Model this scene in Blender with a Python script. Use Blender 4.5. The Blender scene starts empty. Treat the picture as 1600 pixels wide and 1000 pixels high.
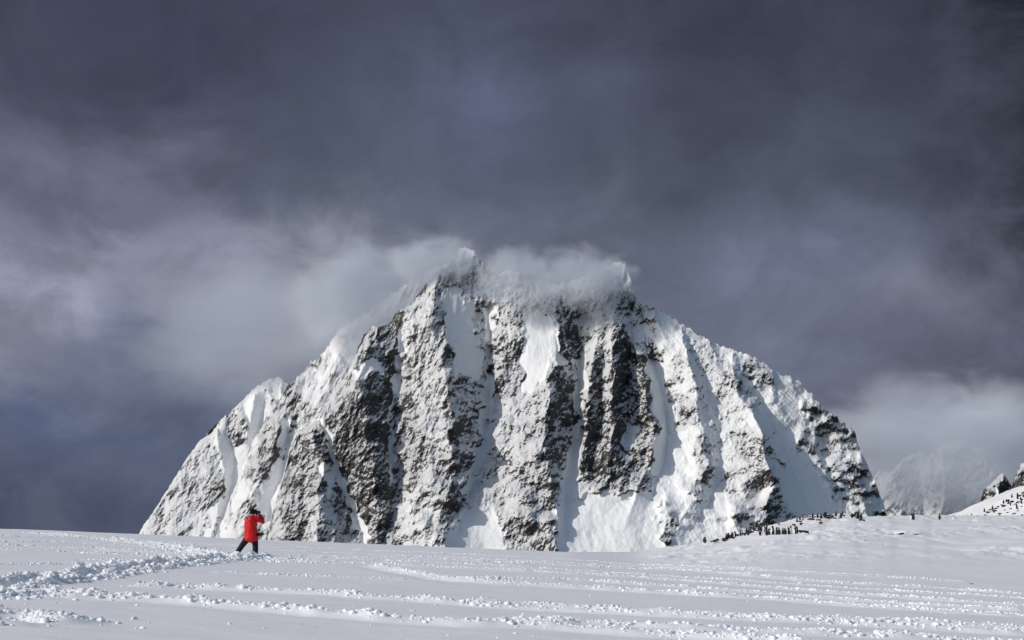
import bpy, bmesh, math, random
import numpy as np
from mathutils import Vector, Matrix

# ------------------------------------------------------------------ camera, sky, sun, exposure
sc = bpy.context.scene
COL = sc.collection
F, PX0, PYH, EYE = 2198.0, 800.0, 833.0, 1.08      # focal length in photo pixels, centre column, horizon row, eye height

cam_d = bpy.data.cameras.new('camera')
cam_d.sensor_width = 36.0
cam_d.lens = F / 1600 * 36
cam_d.shift_y = (PYH - 500) / 1600
cam_d.clip_start, cam_d.clip_end = 0.5, 40000
cam = bpy.data.objects.new('camera', cam_d)
COL.objects.link(cam)
cam.location = (0, 0, EYE)
cam.rotation_euler = (math.radians(90), 0, 0)
sc.camera = cam

SUN_AZ, SUN_EL = math.radians(67), math.radians(30)   # left of and behind the camera
SUN = Vector((-math.sin(SUN_AZ) * math.cos(SUN_EL), -math.cos(SUN_AZ) * math.cos(SUN_EL), math.sin(SUN_EL)))

class NT:
    """Small helper for building node trees."""
    def __init__(self, tree):
        self.t = tree
        tree.nodes.clear()
    def n(self, kind, **kw):
        nd = self.t.nodes.new(kind)
        for k, v in kw.items():
            setattr(nd, k, v)
        return nd
    def link(self, a, b):
        self.t.links.new(a, b)
    def put(self, sock, v):
        if hasattr(v, 'links') or hasattr(v, 'is_linked'):
            self.link(v, sock)
        else:
            sock.default_value = v
    def math(self, op, a, b=None, c=None, clamp=False):
        m = self.n('ShaderNodeMath', operation=op, use_clamp=clamp)
        self.put(m.inputs[0], a)
        if b is not None: self.put(m.inputs[1], b)
        if c is not None: self.put(m.inputs[2], c)
        return m.outputs[0]
    def vmath(self, op, a, b=None):
        m = self.n('ShaderNodeVectorMath', operation=op)
        self.put(m.inputs[0], a)
        if b is not None: self.put(m.inputs[1], b)
        return m.outputs[0]
    def noise(self, vec, scale, detail=4, rough=0.5, dist=0.0):
        m = self.n('ShaderNodeTexNoise')
        self.link(vec, m.inputs['Vector'])
        m.inputs['Scale'].default_value = scale
        m.inputs['Detail'].default_value = detail
        m.inputs['Roughness'].default_value = rough
        m.inputs['Distortion'].default_value = dist
        return m.outputs['Fac']
    def rng(self, v, a, b, c=0.0, d=1.0, kind='SMOOTHSTEP'):
        m = self.n('ShaderNodeMapRange', interpolation_type=kind)
        self.put(m.inputs['Value'], v)
        for nm, x in zip(('From Min', 'From Max', 'To Min', 'To Max'), (a, b, c, d)):
            m.inputs[nm].default_value = x
        return m.outputs[0]
    def mix(self, fac, a, b):
        m = self.n('ShaderNodeMix', data_type='RGBA')
        self.put(m.inputs['Factor'], fac)
        self.put(m.inputs['A'] if False else m.inputs[6], a)
        self.put(m.inputs[7], b)
        return m.outputs[2]
    def ramp(self, fac, stops):
        m = self.n('ShaderNodeValToRGB')
        self.link(fac, m.inputs[0])
        el = m.color_ramp.elements
        while len(el) < len(stops): el.new(0.5)
        for e, (p, c) in zip(el, stops):
            e.position = p
            e.color = (*c, 1)
        return m.outputs[0]

def lin(r, g, b):
    f = lambda c: (c / 255 / 12.92) if c <= 10 else ((c / 255 + 0.055) / 1.055) ** 2.4
    return (f(r), f(g), f(b))

def make_world():
    w = bpy.data.worlds.new('World')
    sc.world = w
    w.use_nodes = True
    T = NT(w.node_tree)
    d = T.n('ShaderNodeTexCoord').outputs['Generated']
    sep = T.n('ShaderNodeSeparateXYZ'); T.link(d, sep.inputs[0])
    x, y, z = sep.outputs
    az = T.math('ARCTAN2', x, y)                       # 0 ahead, + to the right
    el = T.math('ARCSINE', z)
    # swirls that bend and fray every cloud edge
    sv = T.vmath('MULTIPLY', d, (1, 1, 1.35))
    w1 = T.math('SUBTRACT', T.noise(sv, 8.5, 9, 0.58, 0.5), 0.5)
    w2 = T.math('SUBTRACT', T.noise(T.vmath('ADD', sv, (3.1, 7.7, 1.3)), 8.5, 9, 0.58, 0.5), 0.5)
    az_w = T.math('ADD', az, T.math('MULTIPLY', w1, 0.15))
    el_w = T.math('ADD', el, T.math('MULTIPLY', w2, 0.11))
    puff = T.rng(T.noise(T.vmath('ADD', sv, (1.7, 2.9, 8.1)), 15, 9, 0.6, 0.5), 0.32, 0.66)
    # grey cloud deck: lighter and hazier low down, dark and heavy above
    base = T.ramp(T.rng(el_w, -0.05, 0.65, kind='LINEAR'), [
        (0.00, lin(96, 103, 120)), (0.09, lin(94, 100, 119)), (0.22, lin(106, 113, 132)), (0.31, lin(99, 106, 123)),
        (0.43, lin(79, 86, 102)), (0.58, lin(67, 73, 89)), (0.75, lin(76, 83, 99)), (1.0, lin(96, 103, 120))])
    def at(px, py):
        t = (px - PX0) / F
        return math.atan(t), math.atan((PYH - py) / F / math.sqrt(1 + t * t))
    def blob(px, py, rx, ry, rough=0.0):
        a, e = at(px, py)
        u = T.math('DIVIDE', T.math('SUBTRACT', az_w, a), rx / F)
        v = T.math('DIVIDE', T.math('SUBTRACT', el_w, e), ry / F)
        r2 = T.math('ADD', T.math('MULTIPLY', u, u), T.math('MULTIPLY', v, v))
        return T.math('EXPONENT', T.math('MULTIPLY', r2, -1.0))
    col = base
    for px, py, rx, ry, rgb, k in (
            (60, 460, 300, 110, (158, 160, 178), 0.8), (160, 260, 170, 60, (128, 131, 152), 0.62),
            (-20, 270, 150, 120, (112, 116, 140), 0.5),
            (330, 420, 190, 80, (134, 140, 160), 0.5), (520, 395, 220, 50, (150, 155, 168), 0.5),
            (450, 540, 190, 90, (142, 144, 158), 0.6),
            (60, 330, 140, 45, (72, 77, 95), 0.6),
            (120, 790, 320, 80, (70, 77, 100), 0.8), (120, 650, 300, 70, (78, 88, 116), 0.7), (300, 560, 120, 60, (86, 98, 128), 0.7), (200, 520, 60, 60, (84, 96, 126), 0.6), (170, 600, 60, 22, (120, 126, 150), 0.5),
            (740, 170, 120, 90, (92, 98, 124), 0.7), (980, 150, 90, 60, (86, 91, 114), 0.5),
            (880, 330, 240, 60, (112, 118, 136), 0.35),
            (1290, 410, 190, 60, (116, 124, 150), 0.7), (1460, 470, 120, 50, (132, 135, 152), 0.55), (1250, 570, 60, 40, (124, 130, 152), 0.5),
            (1450, 590, 260, 60, (90, 94, 112), 0.7), (1480, 720, 260, 70, (140, 143, 158), 0.75),
            (1710, 110, 210, 420, (30, 33, 43), 0.95), (240, 90, 240, 120, (62, 67, 87), 0.6)):
        col = T.mix(T.math('MULTIPLY', T.math('MULTIPLY', blob(px, py, rx, ry), k), T.math('ADD', 0.45, T.math('MULTIPLY', puff, 0.85)), clamp=True), col, (*lin(*rgb), 1))
    # torn brighter and darker wisps everywhere
    wisp = T.math('SUBTRACT', T.noise(T.vmath('MULTIPLY', d, (1, 1, 1.25)), 11, 9, 0.6, 0.5), 0.5)
    broad = T.math('SUBTRACT', T.noise(T.vmath('ADD', sv, (9.2, 0.4, 5.5)), 4.2, 3, 0.5, 0.2), 0.5)
    k = T.math('ADD', 1.0, T.math('ADD', T.math('MULTIPLY', wisp, 0.95), T.math('MULTIPLY', broad, 0.5)))
    cloud = T.vmath('MULTIPLY', col, T.n('ShaderNodeCombineXYZ').outputs[0])
    comb = cloud.node.inputs[1].links[0].from_node
    for i in range(3): T.link(k, comb.inputs[i])
    # open sky between the clouds away from the storm, where the sun stands
    sky = T.n('ShaderNodeTexSky', sky_type='NISHITA')
    sky.sun_disc = False
    sky.sun_elevation = SUN_EL
    sky.sun_rotation = math.radians(180) + SUN_AZ
    sky.altitude = 50
    bg_s = T.n('ShaderNodeBackground'); T.link(sky.outputs[0], bg_s.inputs[0]); bg_s.inputs[1].default_value = 0.10
    bg_c = T.n('ShaderNodeBackground'); T.link(cloud, bg_c.inputs[0]); bg_c.inputs[1].default_value = 1.0
    gaps = T.noise(sv, 2.3, 5, 0.55, 0.3)
    cover = T.rng(T.math('ADD', T.math('MULTIPLY', y, 0.75), T.math('MULTIPLY', T.math('SUBTRACT', gaps, 0.5), 1.2)), -0.25, 0.45)
    mx = T.n('ShaderNodeMixShader')
    T.link(cover, mx.inputs[0]); T.link(bg_s.outputs[0], mx.inputs[1]); T.link(bg_c.outputs[0], mx.inputs[2])
    out = T.n('ShaderNodeOutputWorld'); T.link(mx.outputs[0], out.inputs[0])
    return w
make_world()

sun_d = bpy.data.lights.new('sun', 'SUN')
sun_d.energy = 2.7
sun_d.angle = math.radians(0.55)
sun_d.color = (1.0, 0.955, 0.89)
sun = bpy.data.objects.new('sun', sun_d)
COL.objects.link(sun)
sun.rotation_euler = (-SUN).to_track_quat('-Z', 'Y').to_euler()

sc.view_settings.view_transform = 'Standard'
sc.view_settings.look = 'None'
sc.view_settings.exposure = 0.0
sc.view_settings.gamma = 1.0
sc.view_settings.use_curve_mapping = False
sc.cycles.volume_step_rate = 0.45
sc.cycles.volume_max_steps = 256
sc.cycles.volume_bounces = 5
sc.cycles.max_bounces = 6
sc.cycles.diffuse_bounces = 3

# ------------------------------------------------------------------ numpy helpers
rng = np.random.default_rng(7)
random.seed(7)
_perm = np.random.default_rng(42).permutation(4096).astype(np.int64)
_ang = np.random.default_rng(43).uniform(0, 2 * np.pi, 4096)
_gx, _gy = np.cos(_ang), np.sin(_ang)

def perlin(x, y, seed=0):
    x = np.asarray(x, dtype=np.float64) + seed * 17.31
    y = np.asarray(y, dtype=np.float64) + seed * 9.77
    xi = np.floor(x).astype(np.int64); yi = np.floor(y).astype(np.int64)
    xf = x - xi; yf = y - yi
    u = xf * xf * xf * (xf * (xf * 6 - 15) + 10)
    v = yf * yf * yf * (yf * (yf * 6 - 15) + 10)
    def g(ix, iy, fx, fy):
        h = _perm[(_perm[ix & 4095] + iy) & 4095]
        return _gx[h] * fx + _gy[h] * fy
    a = g(xi, yi, xf, yf); b = g(xi + 1, yi, xf - 1, yf)
    c = g(xi, yi + 1, xf, yf - 1); d = g(xi + 1, yi + 1, xf - 1, yf - 1)
    return 1.5 * ((a + u * (b - a)) * (1 - v) + (c + u * (d - c)) * v)      # about -1..1

def fbm(x, y, oct=4, seed=0, gain=0.5, lac=2.03):
    s = np.zeros(np.broadcast(x, y).shape); a = 1.0
    for o in range(oct):
        s += a * perlin(x, y, seed + o * 3)
        a *= gain; x = x * lac; y = y * lac
    return s

def ridged(x, y, oct=4, seed=0, gain=0.5, lac=2.03):
    s = np.zeros(np.broadcast(x, y).shape); a = 1.0; n = 0
    for o in range(oct):
        s += a * (1 - 2 * np.abs(perlin(x, y, seed + o * 3)))
        n += a; a *= gain; x = x * lac; y = y * lac
    return s / n                                                          # about -1..1, sharp crests

def sstep(a, b, x):
    t = np.clip((x - a) / (b - a), 0, 1)
    return t * t * (3 - 2 * t)

def poly_dist(px, py, pts):
    """Distance to a polyline, and how far along it (0..1) the nearest point is."""
    best = np.full(np.broadcast(px, py).shape, 1e9); along = np.zeros_like(best)
    L = np.cumsum([0] + [math.dist(pts[i], pts[i + 1]) for i in range(len(pts) - 1)])
    for i in range(len(pts) - 1):
        (x0, y0), (x1, y1) = pts[i], pts[i + 1]
        dx, dy = x1 - x0, y1 - y0
        l2 = dx * dx + dy * dy + 1e-9
        t = np.clip(((px - x0) * dx + (py - y0) * dy) / l2, 0, 1)
        d = np.hypot(px - x0 - t * dx, py - y0 - t * dy)
        m = d < best
        best = np.where(m, d, best)
        along = np.where(m, (L[i] + t * (L[i + 1] - L[i])) / L[-1], along)
    return best, along

def mesh_np(name, verts, faces, mats=(), attrs=None, smooth=True, mat_idx=None):
    """verts (n,3), faces (m,3 or 4) arrays -> mesh"""
    me = bpy.data.meshes.new(name)
    verts = np.ascontiguousarray(verts, dtype=np.float32)
    faces = np.ascontiguousarray(faces, dtype=np.int32)
    k = faces.shape[1]
    me.vertices.add(len(verts)); me.vertices.foreach_set('co', verts.ravel())
    me.loops.add(faces.size); me.loops.foreach_set('vertex_index', faces.ravel())
    me.polygons.add(len(faces))
    me.polygons.foreach_set('loop_start', np.arange(0, faces.size, k, dtype=np.int32))
    me.polygons.foreach_set('loop_total', np.full(len(faces), k, dtype=np.int32))
    for m in mats: me.materials.append(m)
    if mat_idx is not None: me.polygons.foreach_set('material_index', np.asarray(mat_idx, dtype=np.int32))
    me.polygons.foreach_set('use_smooth', np.full(len(faces), bool(smooth)))
    me.update(calc_edges=True)
    for nm, a in (attrs or {}).items():
        at = me.attributes.new(nm, 'FLOAT', 'POINT')
        at.data.foreach_set('value', np.ascontiguousarray(a, dtype=np.float32))
    me.validate(verbose=False)
    return me

def link(name, me, parent=None):
    o = bpy.data.objects.new(name, me)
    COL.objects.link(o)
    if parent is not None: o.parent = parent
    return o

def tag(o, label=None, cat=None, group=None, kind=None):
    if label: o['label'] = label
    if cat: o['category'] = cat
    if group: o['group'] = group
    if kind: o['kind'] = kind
    return o

def grid_faces(nr, nc, off=0, wrap=False):
    r = np.arange(nr - 1)[:, None]; c = np.arange(nc if wrap else nc - 1)[None, :]
    c1 = (c + 1) % nc
    a = r * nc + c; b = r * nc + c1
    return (np.stack([a, b, b + nc, a + nc], -1).reshape(-1, 4) + off)

# ------------------------------------------------------------------ materials
def principled(T, rough=0.6, spec=0.3):
    p = T.n('ShaderNodeBsdfPrincipled')
    p.inputs['Roughness'].default_value = rough
    p.inputs['Specular IOR Level'].default_value = spec
    o = T.n('ShaderNodeOutputMaterial'); T.link(p.outputs[0], o.inputs[0])
    return p

def mat_snow(name, tint=(0.88, 0.882, 0.90), bump_scale=18.0, bump=0.25, dist=0.02):
    m = bpy.data.materials.new(name); m.use_nodes = True
    T = NT(m.node_tree); p = principled(T, 0.62, 0.25)
    co = T.n('ShaderNodeTexCoord').outputs['Object']
    a = T.noise(co, 0.35, 5, 0.6)
    T.link(T.mix(a, (tint[0] * .97, tint[1] * .97, tint[2] * .985, 1), (tint[0] * 1.03, tint[1] * 1.03, tint[2] * 1.02, 1)), p.inputs['Base Color'])
    b = T.n('ShaderNodeBump'); b.inputs['Strength'].default_value = bump; b.inputs['Distance'].default_value = dist
    T.link(T.noise(co, bump_scale, 6, 0.65), b.inputs['Height'])
    T.link(b.outputs[0], p.inputs['Normal'])
    return m

def mat_mountain(name):
    """Snow over rock. The attribute says how bare the rock is; fine noise breaks the edge up."""
    m = bpy.data.materials.new(name); m.use_nodes = True
    T = NT(m.node_tree); p = principled(T, 0.75, 0.2)
    at = T.n('ShaderNodeAttribute', attribute_name='rock').outputs['Fac']
    co = T.n('ShaderNodeTexCoord').outputs['Object']
    fine = T.math('SUBTRACT', T.noise(co, 0.5, 5, 0.75), 0.5)
    f = T.rng(T.math('ADD', at, T.math('MULTIPLY', fine, 0.80)), 0.35, 0.66)
    rock = T.mix(T.rng(T.noise(co, 0.02, 5, 0.6), 0.3, 0.7), (0.024, 0.025, 0.028, 1), (0.056, 0.053, 0.049, 1))
    rock = T.mix(T.rng(T.noise(co, 0.12, 4, 0.7), 0.35, 0.8), rock, (0.085, 0.080, 0.075, 1))
    snow = T.mix(T.noise(co, 0.01, 3, 0.5), (0.85, 0.845, 0.84, 1), (0.82, 0.83, 0.85, 1))
    # rime thinly dusted over rock: grey, not clean snow
    du = T.n('ShaderNodeAttribute', attribute_name='dust').outputs['Fac']
    dn = T.math('ADD', du, T.math('MULTIPLY', T.math('SUBTRACT', T.noise(co, 0.05, 5, 0.65), 0.5), 0.5))
    snow = T.mix(T.math('MULTIPLY', T.rng(dn, 0.22, 0.62), 0.62), snow, (0.40, 0.40, 0.41, 1))
    T.link(T.mix(f, snow, rock), p.inputs['Base Color'])
    b = T.n('ShaderNodeBump'); b.inputs['Strength'].default_value = 0.5; b.inputs['Distance'].default_value = 1.2
    T.link(T.noise(co, 0.35, 6, 0.7), b.inputs['Height'])
    T.link(b.outputs[0], p.inputs['Normal'])
    return m

def mat_plain(name, rgb, rough=0.7, spec=0.3, var=0.25, scale=20.0, bump=0.0):
    m = bpy.data.materials.new(name); m.use_nodes = True
    T = NT(m.node_tree); p = principled(T, rough, spec)
    co = T.n('ShaderNodeTexCoord').outputs['Object']
    n = T.noise(co, scale, 4, 0.6)
    T.link(T.mix(n, (*[c * (1 - var) for c in rgb], 1), (*[c * (1 + var) for c in rgb], 1)), p.inputs['Base Color'])
    if bump:
        b = T.n('ShaderNodeBump'); b.inputs['Strength'].default_value = bump; b.inputs['Distance'].default_value = 0.02
        T.link(T.noise(co, scale * 0.6, 5, 0.6), b.inputs['Height']); T.link(b.outputs[0], p.inputs['Normal'])
    return m

M_SNOW = mat_snow('field_snow')
M_CLOD = mat_snow('clod_snow', (0.87, 0.88, 0.90), 30, 0.4, 0.02)
M_MOUNT = mat_mountain('mountain_snow_and_rock')

# ------------------------------------------------------------------ the snow field
TILT = -0.042
EDGE_X = [-6000, -400, 0, 215, 450, 700, 850, 930, 1000, 1060, 1100, 1135, 1160, 1180, 1200, 1230, 1250, 1265, 1290, 1334, 1346, 1500, 1620, 1800, 2400, 8000]
EDGE_Y = [812, 812, 826, 834, 845, 855, 861, 863, 862, 855, 847, 842, 835, 829, 823, 816, 811, 808, 806, 805, 811, 811, 810, 806, 800, 800]
def smooth_interp(x, xs, ys, w):
    return sum(np.interp(x + k * w, xs, ys) for k in (-1, -0.5, 0, 0.5, 1)) / 5

# the ridges of turned snow and the trodden trails, as (photo column, row) points lying on the field
TRACKS = [  # points, half width (m), height (m), lumpiness
    ([(90, 936), (250, 942), (450, 957), (600, 968), (730, 976), (850, 980), (1050, 994), (1300, 1012)], .12, .085, 1.0),
    ([(190, 915), (300, 918), (450, 925), (600, 936), (750, 946), (900, 953), (1050, 962), (1250, 973), (1400, 980), (1620, 991)], .12, .085, 1.0),
    ([(690, 940), (850, 945), (1000, 954), (1200, 965), (1400, 973), (1620, 982)], .11, .07, .8),
    ([(720, 973), (900, 974), (1000, 979), (1200, 988), (1500, 1000), (1650, 1006)], .11, .08, .9),
    ([(330, 894), (450, 899), (560, 903), (640, 906)], .10, .05, .5),
    ([(585, 884), (640, 896), (700, 905), (800, 912), (950, 920), (1050, 926), (1200, 935), (1400, 950), (1620, 962)], .14, .09, 1.0),
    ([(700, 904), (900, 908), (1100, 920), (1300, 933), (1620, 955)], .10, .06, .7),
    ([(400, 872), (600, 882), (900, 898), (1050, 907), (1300, 925), (1620, 948)], .13, .07, .8),
    ([(450, 866), (700, 876), (900, 885), (1050, 892), (1300, 911), (1500, 922), (1620, 930)], .14, .08, .8),
    ([(430, 869), (600, 876), (800, 887), (1000, 898), (1300, 917), (1620, 938)], .12, .06, .7),
    ([(430, 853), (700, 866), (1000, 881), (1200, 898)], .16, .06, .5),
    ([(430, 859), (700, 871), (1000, 886), (1300, 905), (1500, 915)], .16, .07, .6),
    ([(-20, 846), (120, 849), (300, 858), (420, 862)], .16, .08, .7),
    ([(-20, 852), (150, 858), (330, 868)], .15, .08, .8),
    ([(-20, 859), (120, 863), (250, 868)], .13, .06, .6),
    ([(-20, 882), (100, 883), (190, 885)], .10, .05, .6),
    ([(-20, 838), (150, 841), (300, 849), (430, 856)], .2, .07, .6),
]
TRAILS = [  # trodden trenches: points, half width (m), depth (m)
    ([(-40, 918), (0, 914), (60, 906), (130, 899), (200, 890), (260, 882), (320, 877), (365, 873), (398, 869)], .28, .20),
    ([(60, 832), (110, 838), (180, 843), (250, 852), (300, 861), (340, 868), (370, 873)], .34, .12),
    ([(-40, 934), (20, 930), (60, 926), (100, 930), (160, 934), (200, 932)], .16, .10),
    ([(-40, 966), (-5, 966), (35, 972)], .30, .14),
    ([(130, 876), (190, 878), (250, 880)], .12, .07),
]
def on_field(px, py):
    y = F * EYE / max(py - PYH - (-TILT) * (px - PX0), 4.0)
    return ((px - PX0) / F * y, y)
TRACK_XY = [([on_field(*p) for p in pts], w * 1.7, h, l) for pts, w, h, l in TRACKS]
TRAIL_XY = [([on_field(*p) for p in pts], w, h) for pts, w, h in TRAILS]

def ground_base(x, y):
    yy = np.maximum(y, 6.0)
    px = np.clip(PX0 + F * x / yy, -6000, 8000)
    plane = TILT * 300 * np.tanh(x / 300)
    ye = smooth_interp(px, [-9000, 915, 1000, 1070, 9000], [92, 92, 140, 178, 178], 25)
    xe = (px - PX0) / F * ye
    fine_e = smooth_interp(px, EDGE_X, EDGE_Y, 5); wide_e = smooth_interp(px, EDGE_X, EDGE_Y, 110)
    kk = sstep(128, 176, y)
    kk = kk + (1 - kk) * sstep(1060, 980, px)
    edge = wide_e + (fine_e - wide_e) * kk
    lift = EYE + (PYH - edge) / F * ye - TILT * 300 * np.tanh(xe / 300)
    t = np.clip((y - 42) / (ye - 42), 0, 1)
    h = 0.5 * t * t * (3 - 2 * t) + 0.5 * (1 - (1 - t) ** 2)
    near = sstep(2, 30, y)
    z = plane + np.where(y > 42, lift * h, 0.0) * near
    over = np.maximum(y - ye, 0)
    z = z - 0.4 * over * over / (over + 25)
    r = np.hypot(x, y)
    z = z - 60 * sstep(260, 900, r)                     # the island ends in the sea all round
    return np.maximum(z, -60.0)

def ground_h(x, y, detail=True):
    z = ground_base(x, y)
    near = sstep(400, 120, np.hypot(x, y))
    # wind-worked undulation
    z = z + near * (0.035 * fbm(x / 7, y / 9, 3, 11) + 0.010 * fbm(x / 1.3, y / 0.8, 3, 12))
    mound = sstep(48, 75, y) * sstep(0.07, 0.13, x / np.maximum(y, 1))
    patch = sstep(-0.2, 0.35, fbm(x / 11, y / 16, 3, 15))
    z = z + mound * (0.16 * fbm(x / 6, y / 9, 3, 13) + 0.13 * patch * fbm(x / 1.2, y / 2.4, 4, 14, 0.6))
    # crossing penguin paths on the mound
    zz = ridged(x / 13 + 0.25 * fbm(x / 9, y / 9, 2, 16), y / 16 + x / 40, 1, 17)
    z = z + mound * (-0.10) * sstep(0.86, 1.0, zz)
    if not detail: return z
    lump = 0.5 + 0.5 * fbm(x / 0.4, y / 0.5, 2, 21, 0.6)
    lump2 = sstep(-0.5, 0.7, fbm(x / 0.8, y / 0.8, 2, 22))
    for pts, w, h, l in TRACK_XY:
        xs = [p[0] for p in pts]; ys = [p[1] for p in pts]
        m = (x > min(xs) - 2) & (x < max(xs) + 2) & (y > min(ys) - 2) & (y < max(ys) + 2)
        if not m.any(): continue
        xm = x[m] + 0.05 * perlin(x[m] / 0.6, y[m] / 0.6, 23); ym = y[m] + 0.10 * perlin(x[m] / 0.9, y[m] / 0.9, 24)
        d, al = poly_dist(xm, ym, pts)
        env = sstep(0, 0.03, al) * sstep(1, 0.97, al)
        prof = np.exp(-(d / w) ** 2) * env
        rut = np.exp(-((d - 2.0 * w) / w) ** 2) * env
        z[m] += h * prof * (0.45 + 0.8 * lump[m] * lump2[m]) - 0.25 * h * rut
    for pts, w, h in TRAIL_XY:
        xs = [p[0] for p in pts]; ys = [p[1] for p in pts]
        m = (x > min(xs) - 4) & (x < max(xs) + 4) & (y > min(ys) - 4) & (y < max(ys) + 4)
        if not m.any(): continue
        xm = x[m] + 0.12 * perlin(x[m] / 0.9, y[m] / 0.9, 25); ym = y[m] + 0.14 * perlin(x[m] / 0.7, y[m] / 0.7, 26)
        d, al = poly_dist(xm, ym, pts)
        trench = -h * np.exp(-(d / w) ** 4) * (0.55 + 0.6 * lump2[m])
        bank = 0.5 * h * np.exp(-((d - 1.55 * w) / (0.6 * w)) ** 2) * (0.5 + 0.5 * lump2[m])
        rough = 0.5 * h * np.exp(-(d / (2.1 * w)) ** 4) * fbm(x[m] / 0.8, y[m] / 0.9, 2, 27, 0.5)
        z[m] += trench + bank + rough
    return z

def build_ground():
    th = np.concatenate([np.linspace(-180, -32, 40)[:-1], np.linspace(-32, -21.5, 40)[:-1], np.linspace(-21.5, 21.5, 760),
                         np.linspace(21.5, 32, 40)[1:], np.linspace(32, 180, 40)[1:-1]])
    th = np.radians(th)
    r = np.concatenate([np.geomspace(0.6, 11, 24)[:-1], 1 / np.linspace(1 / 11, 1 / 62, 430)[:-1], np.geomspace(62, 215, 150)[:-1], np.geomspace(215, 1500, 24)])
    R, TH = np.meshgrid(r, th, indexing='ij')
    x = R * np.sin(TH); y = R * np.cos(TH)
    z = ground_h(x.ravel(), y.ravel()).reshape(x.shape)
    v = np.stack([x, y, z], -1).reshape(-1, 3)
    f = grid_faces(len(r), len(th), wrap=True)[:, ::-1]
    v = np.vstack([v, [[0, 0, 0]]])
    n = len(th)
    cap = np.stack([np.arange(n), np.full(n, len(v) - 1), np.full(n, len(v) - 1), (np.arange(n) + 1) % n], -1)
    me = mesh_np('snow_field', v, f, [M_SNOW])
    o = link('snow_field', me)
    # close the small hole under the camera
    bm = bmesh.new(); bm.from_mesh(me); bm.verts.ensure_lookup_table()
    bm.faces.new([bm.verts[i] for i in range(n)][::-1])
    bm.normal_update()
    bm.to_mesh(me); bm.free()
    tag(o, 'flat wind-packed snow field crossed by lines of turned snow', kind='structure')
build_ground()

def build_sea():
    bm = bmesh.new()
    bmesh.ops.create_circle(bm, cap_ends=True, segments=96, radius=30000)
    me = bpy.data.meshes.new('sea'); bm.to_mesh(me); bm.free()
    m = bpy.data.materials.new('sea_water'); m.use_nodes = True
    T = NT(m.node_tree); p = principled(T, 0.22, 0.5)
    co = T.n('ShaderNodeTexCoord').outputs['Object']
    T.link(T.mix(T.noise(co, 0.01, 4, 0.5), (0.018, 0.028, 0.040, 1), (0.03, 0.042, 0.055, 1)), p.inputs['Base Color'])
    b = T.n('ShaderNodeBump'); b.inputs['Strength'].default_value = 0.4; b.inputs['Distance'].default_value = 0.5
    T.link(T.noise(co, 0.3, 5, 0.6), b.inputs['Height']); T.link(b.outputs[0], p.inputs['Normal'])
    me.materials.append(m)
    o = link('sea', me); o.location.z = -38
    tag(o, 'dark grey sea below the snow field', kind='structure')
build_sea()

# rising snow hill with rocks at the right edge, behind the mound
def hill_h(x, y):
    u = x - 77.0
    crest = np.interp(u, [-60, -12, -3, 1.4, 9, 20, 45, 90], [-30, -9, 0.6, 3.7, 7.3, 12, 16, 18.0])
    d = (y - 236) / np.where(y < 236, 34.0, 60.0)
    z = crest - 8.0 * d * d / (1 + 0.35 * np.abs(d))
    return z + 0.5 * fbm(x / 9, y / 9, 4, 31) + 0.10 * fbm(x / 1.6, y / 1.6, 3, 32)
def build_hill():
    xs = np.linspace(20, 190, 240); ys = np.linspace(186, 330, 130)
    X, Y = np.meshgrid(xs, ys)
    Z = hill_h(X.ravel(), Y.ravel()).reshape(X.shape)
    edge = np.minimum.reduce([sstep(20, 45, X), sstep(190, 165, X), sstep(330, 290, Y)])
    Z = Z * edge - 45 * (1 - edge)
    me = mesh_np('snow_hill', np.stack([X, Y, Z], -1).reshape(-1, 3), grid_faces(len(ys), len(xs)), [M_SNOW])
    tag(link('snow_hill', me), 'snow slope rising at the right edge, dotted with rocks and penguins', kind='structure')
build_hill()

# ------------------------------------------------------------------ mountains
def diffuse(curves, x0, x1, y0, y1, step=2.5):
    """Depth sheet held at ridge and gully lines (column, row, depth) and relaxed smoothly between them."""
    w = int((x1 - x0) / step) + 1; h = int((y1 - y0) / step) + 1
    num = np.zeros((h, w)); den = np.zeros((h, w))
    for pts in curves:
        for a, b in zip(pts[:-1], pts[1:]):
            n = int(max(abs(b[0] - a[0]), abs(b[1] - a[1])) / step * 2) + 2
            t = np.linspace(0, 1, n)
            X = a[0] + (b[0] - a[0]) * t; Y = a[1] + (b[1] - a[1]) * t; V = a[2] + (b[2] - a[2]) * t
            ix = np.round((X - x0) / step).astype(int); iy = np.round((Y - y0) / step).astype(int)
            k = (ix >= 0) & (ix < w) & (iy >= 0) & (iy < h)
            np.add.at(num, (iy[k], ix[k]), V[k]); np.add.at(den, (iy[k], ix[k]), 1.0)
    def solve(num, den, level):
        h, w = num.shape
        if min(h, w) > 12:
            ph, pw = h + h % 2, w + w % 2
            n2 = np.zeros((ph, pw)); d2 = np.zeros((ph, pw)); n2[:h, :w] = num; d2[:h, :w] = den
            c = solve(n2.reshape(ph // 2, 2, pw // 2, 2).sum((1, 3)), d2.reshape(ph // 2, 2, pw // 2, 2).sum((1, 3)), level + 1)
            u = np.repeat(np.repeat(c, 2, 0), 2, 1)[:h, :w]
        else:
            u = np.full((h, w), num.sum() / max(den.sum(), 1))
        fix = den > 0
        val = np.where(fix, num / np.maximum(den, 1e-9), 0)
        for _ in range(60):
            p = np.pad(u, 1, mode='edge')
            u = 0.25 * (p[:-2, 1:-1] + p[2:, 1:-1] + p[1:-1, :-2] + p[1:-1, 2:])
            u = np.where(fix, val, u)
        return u
    return solve(num, den, 0)

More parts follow.
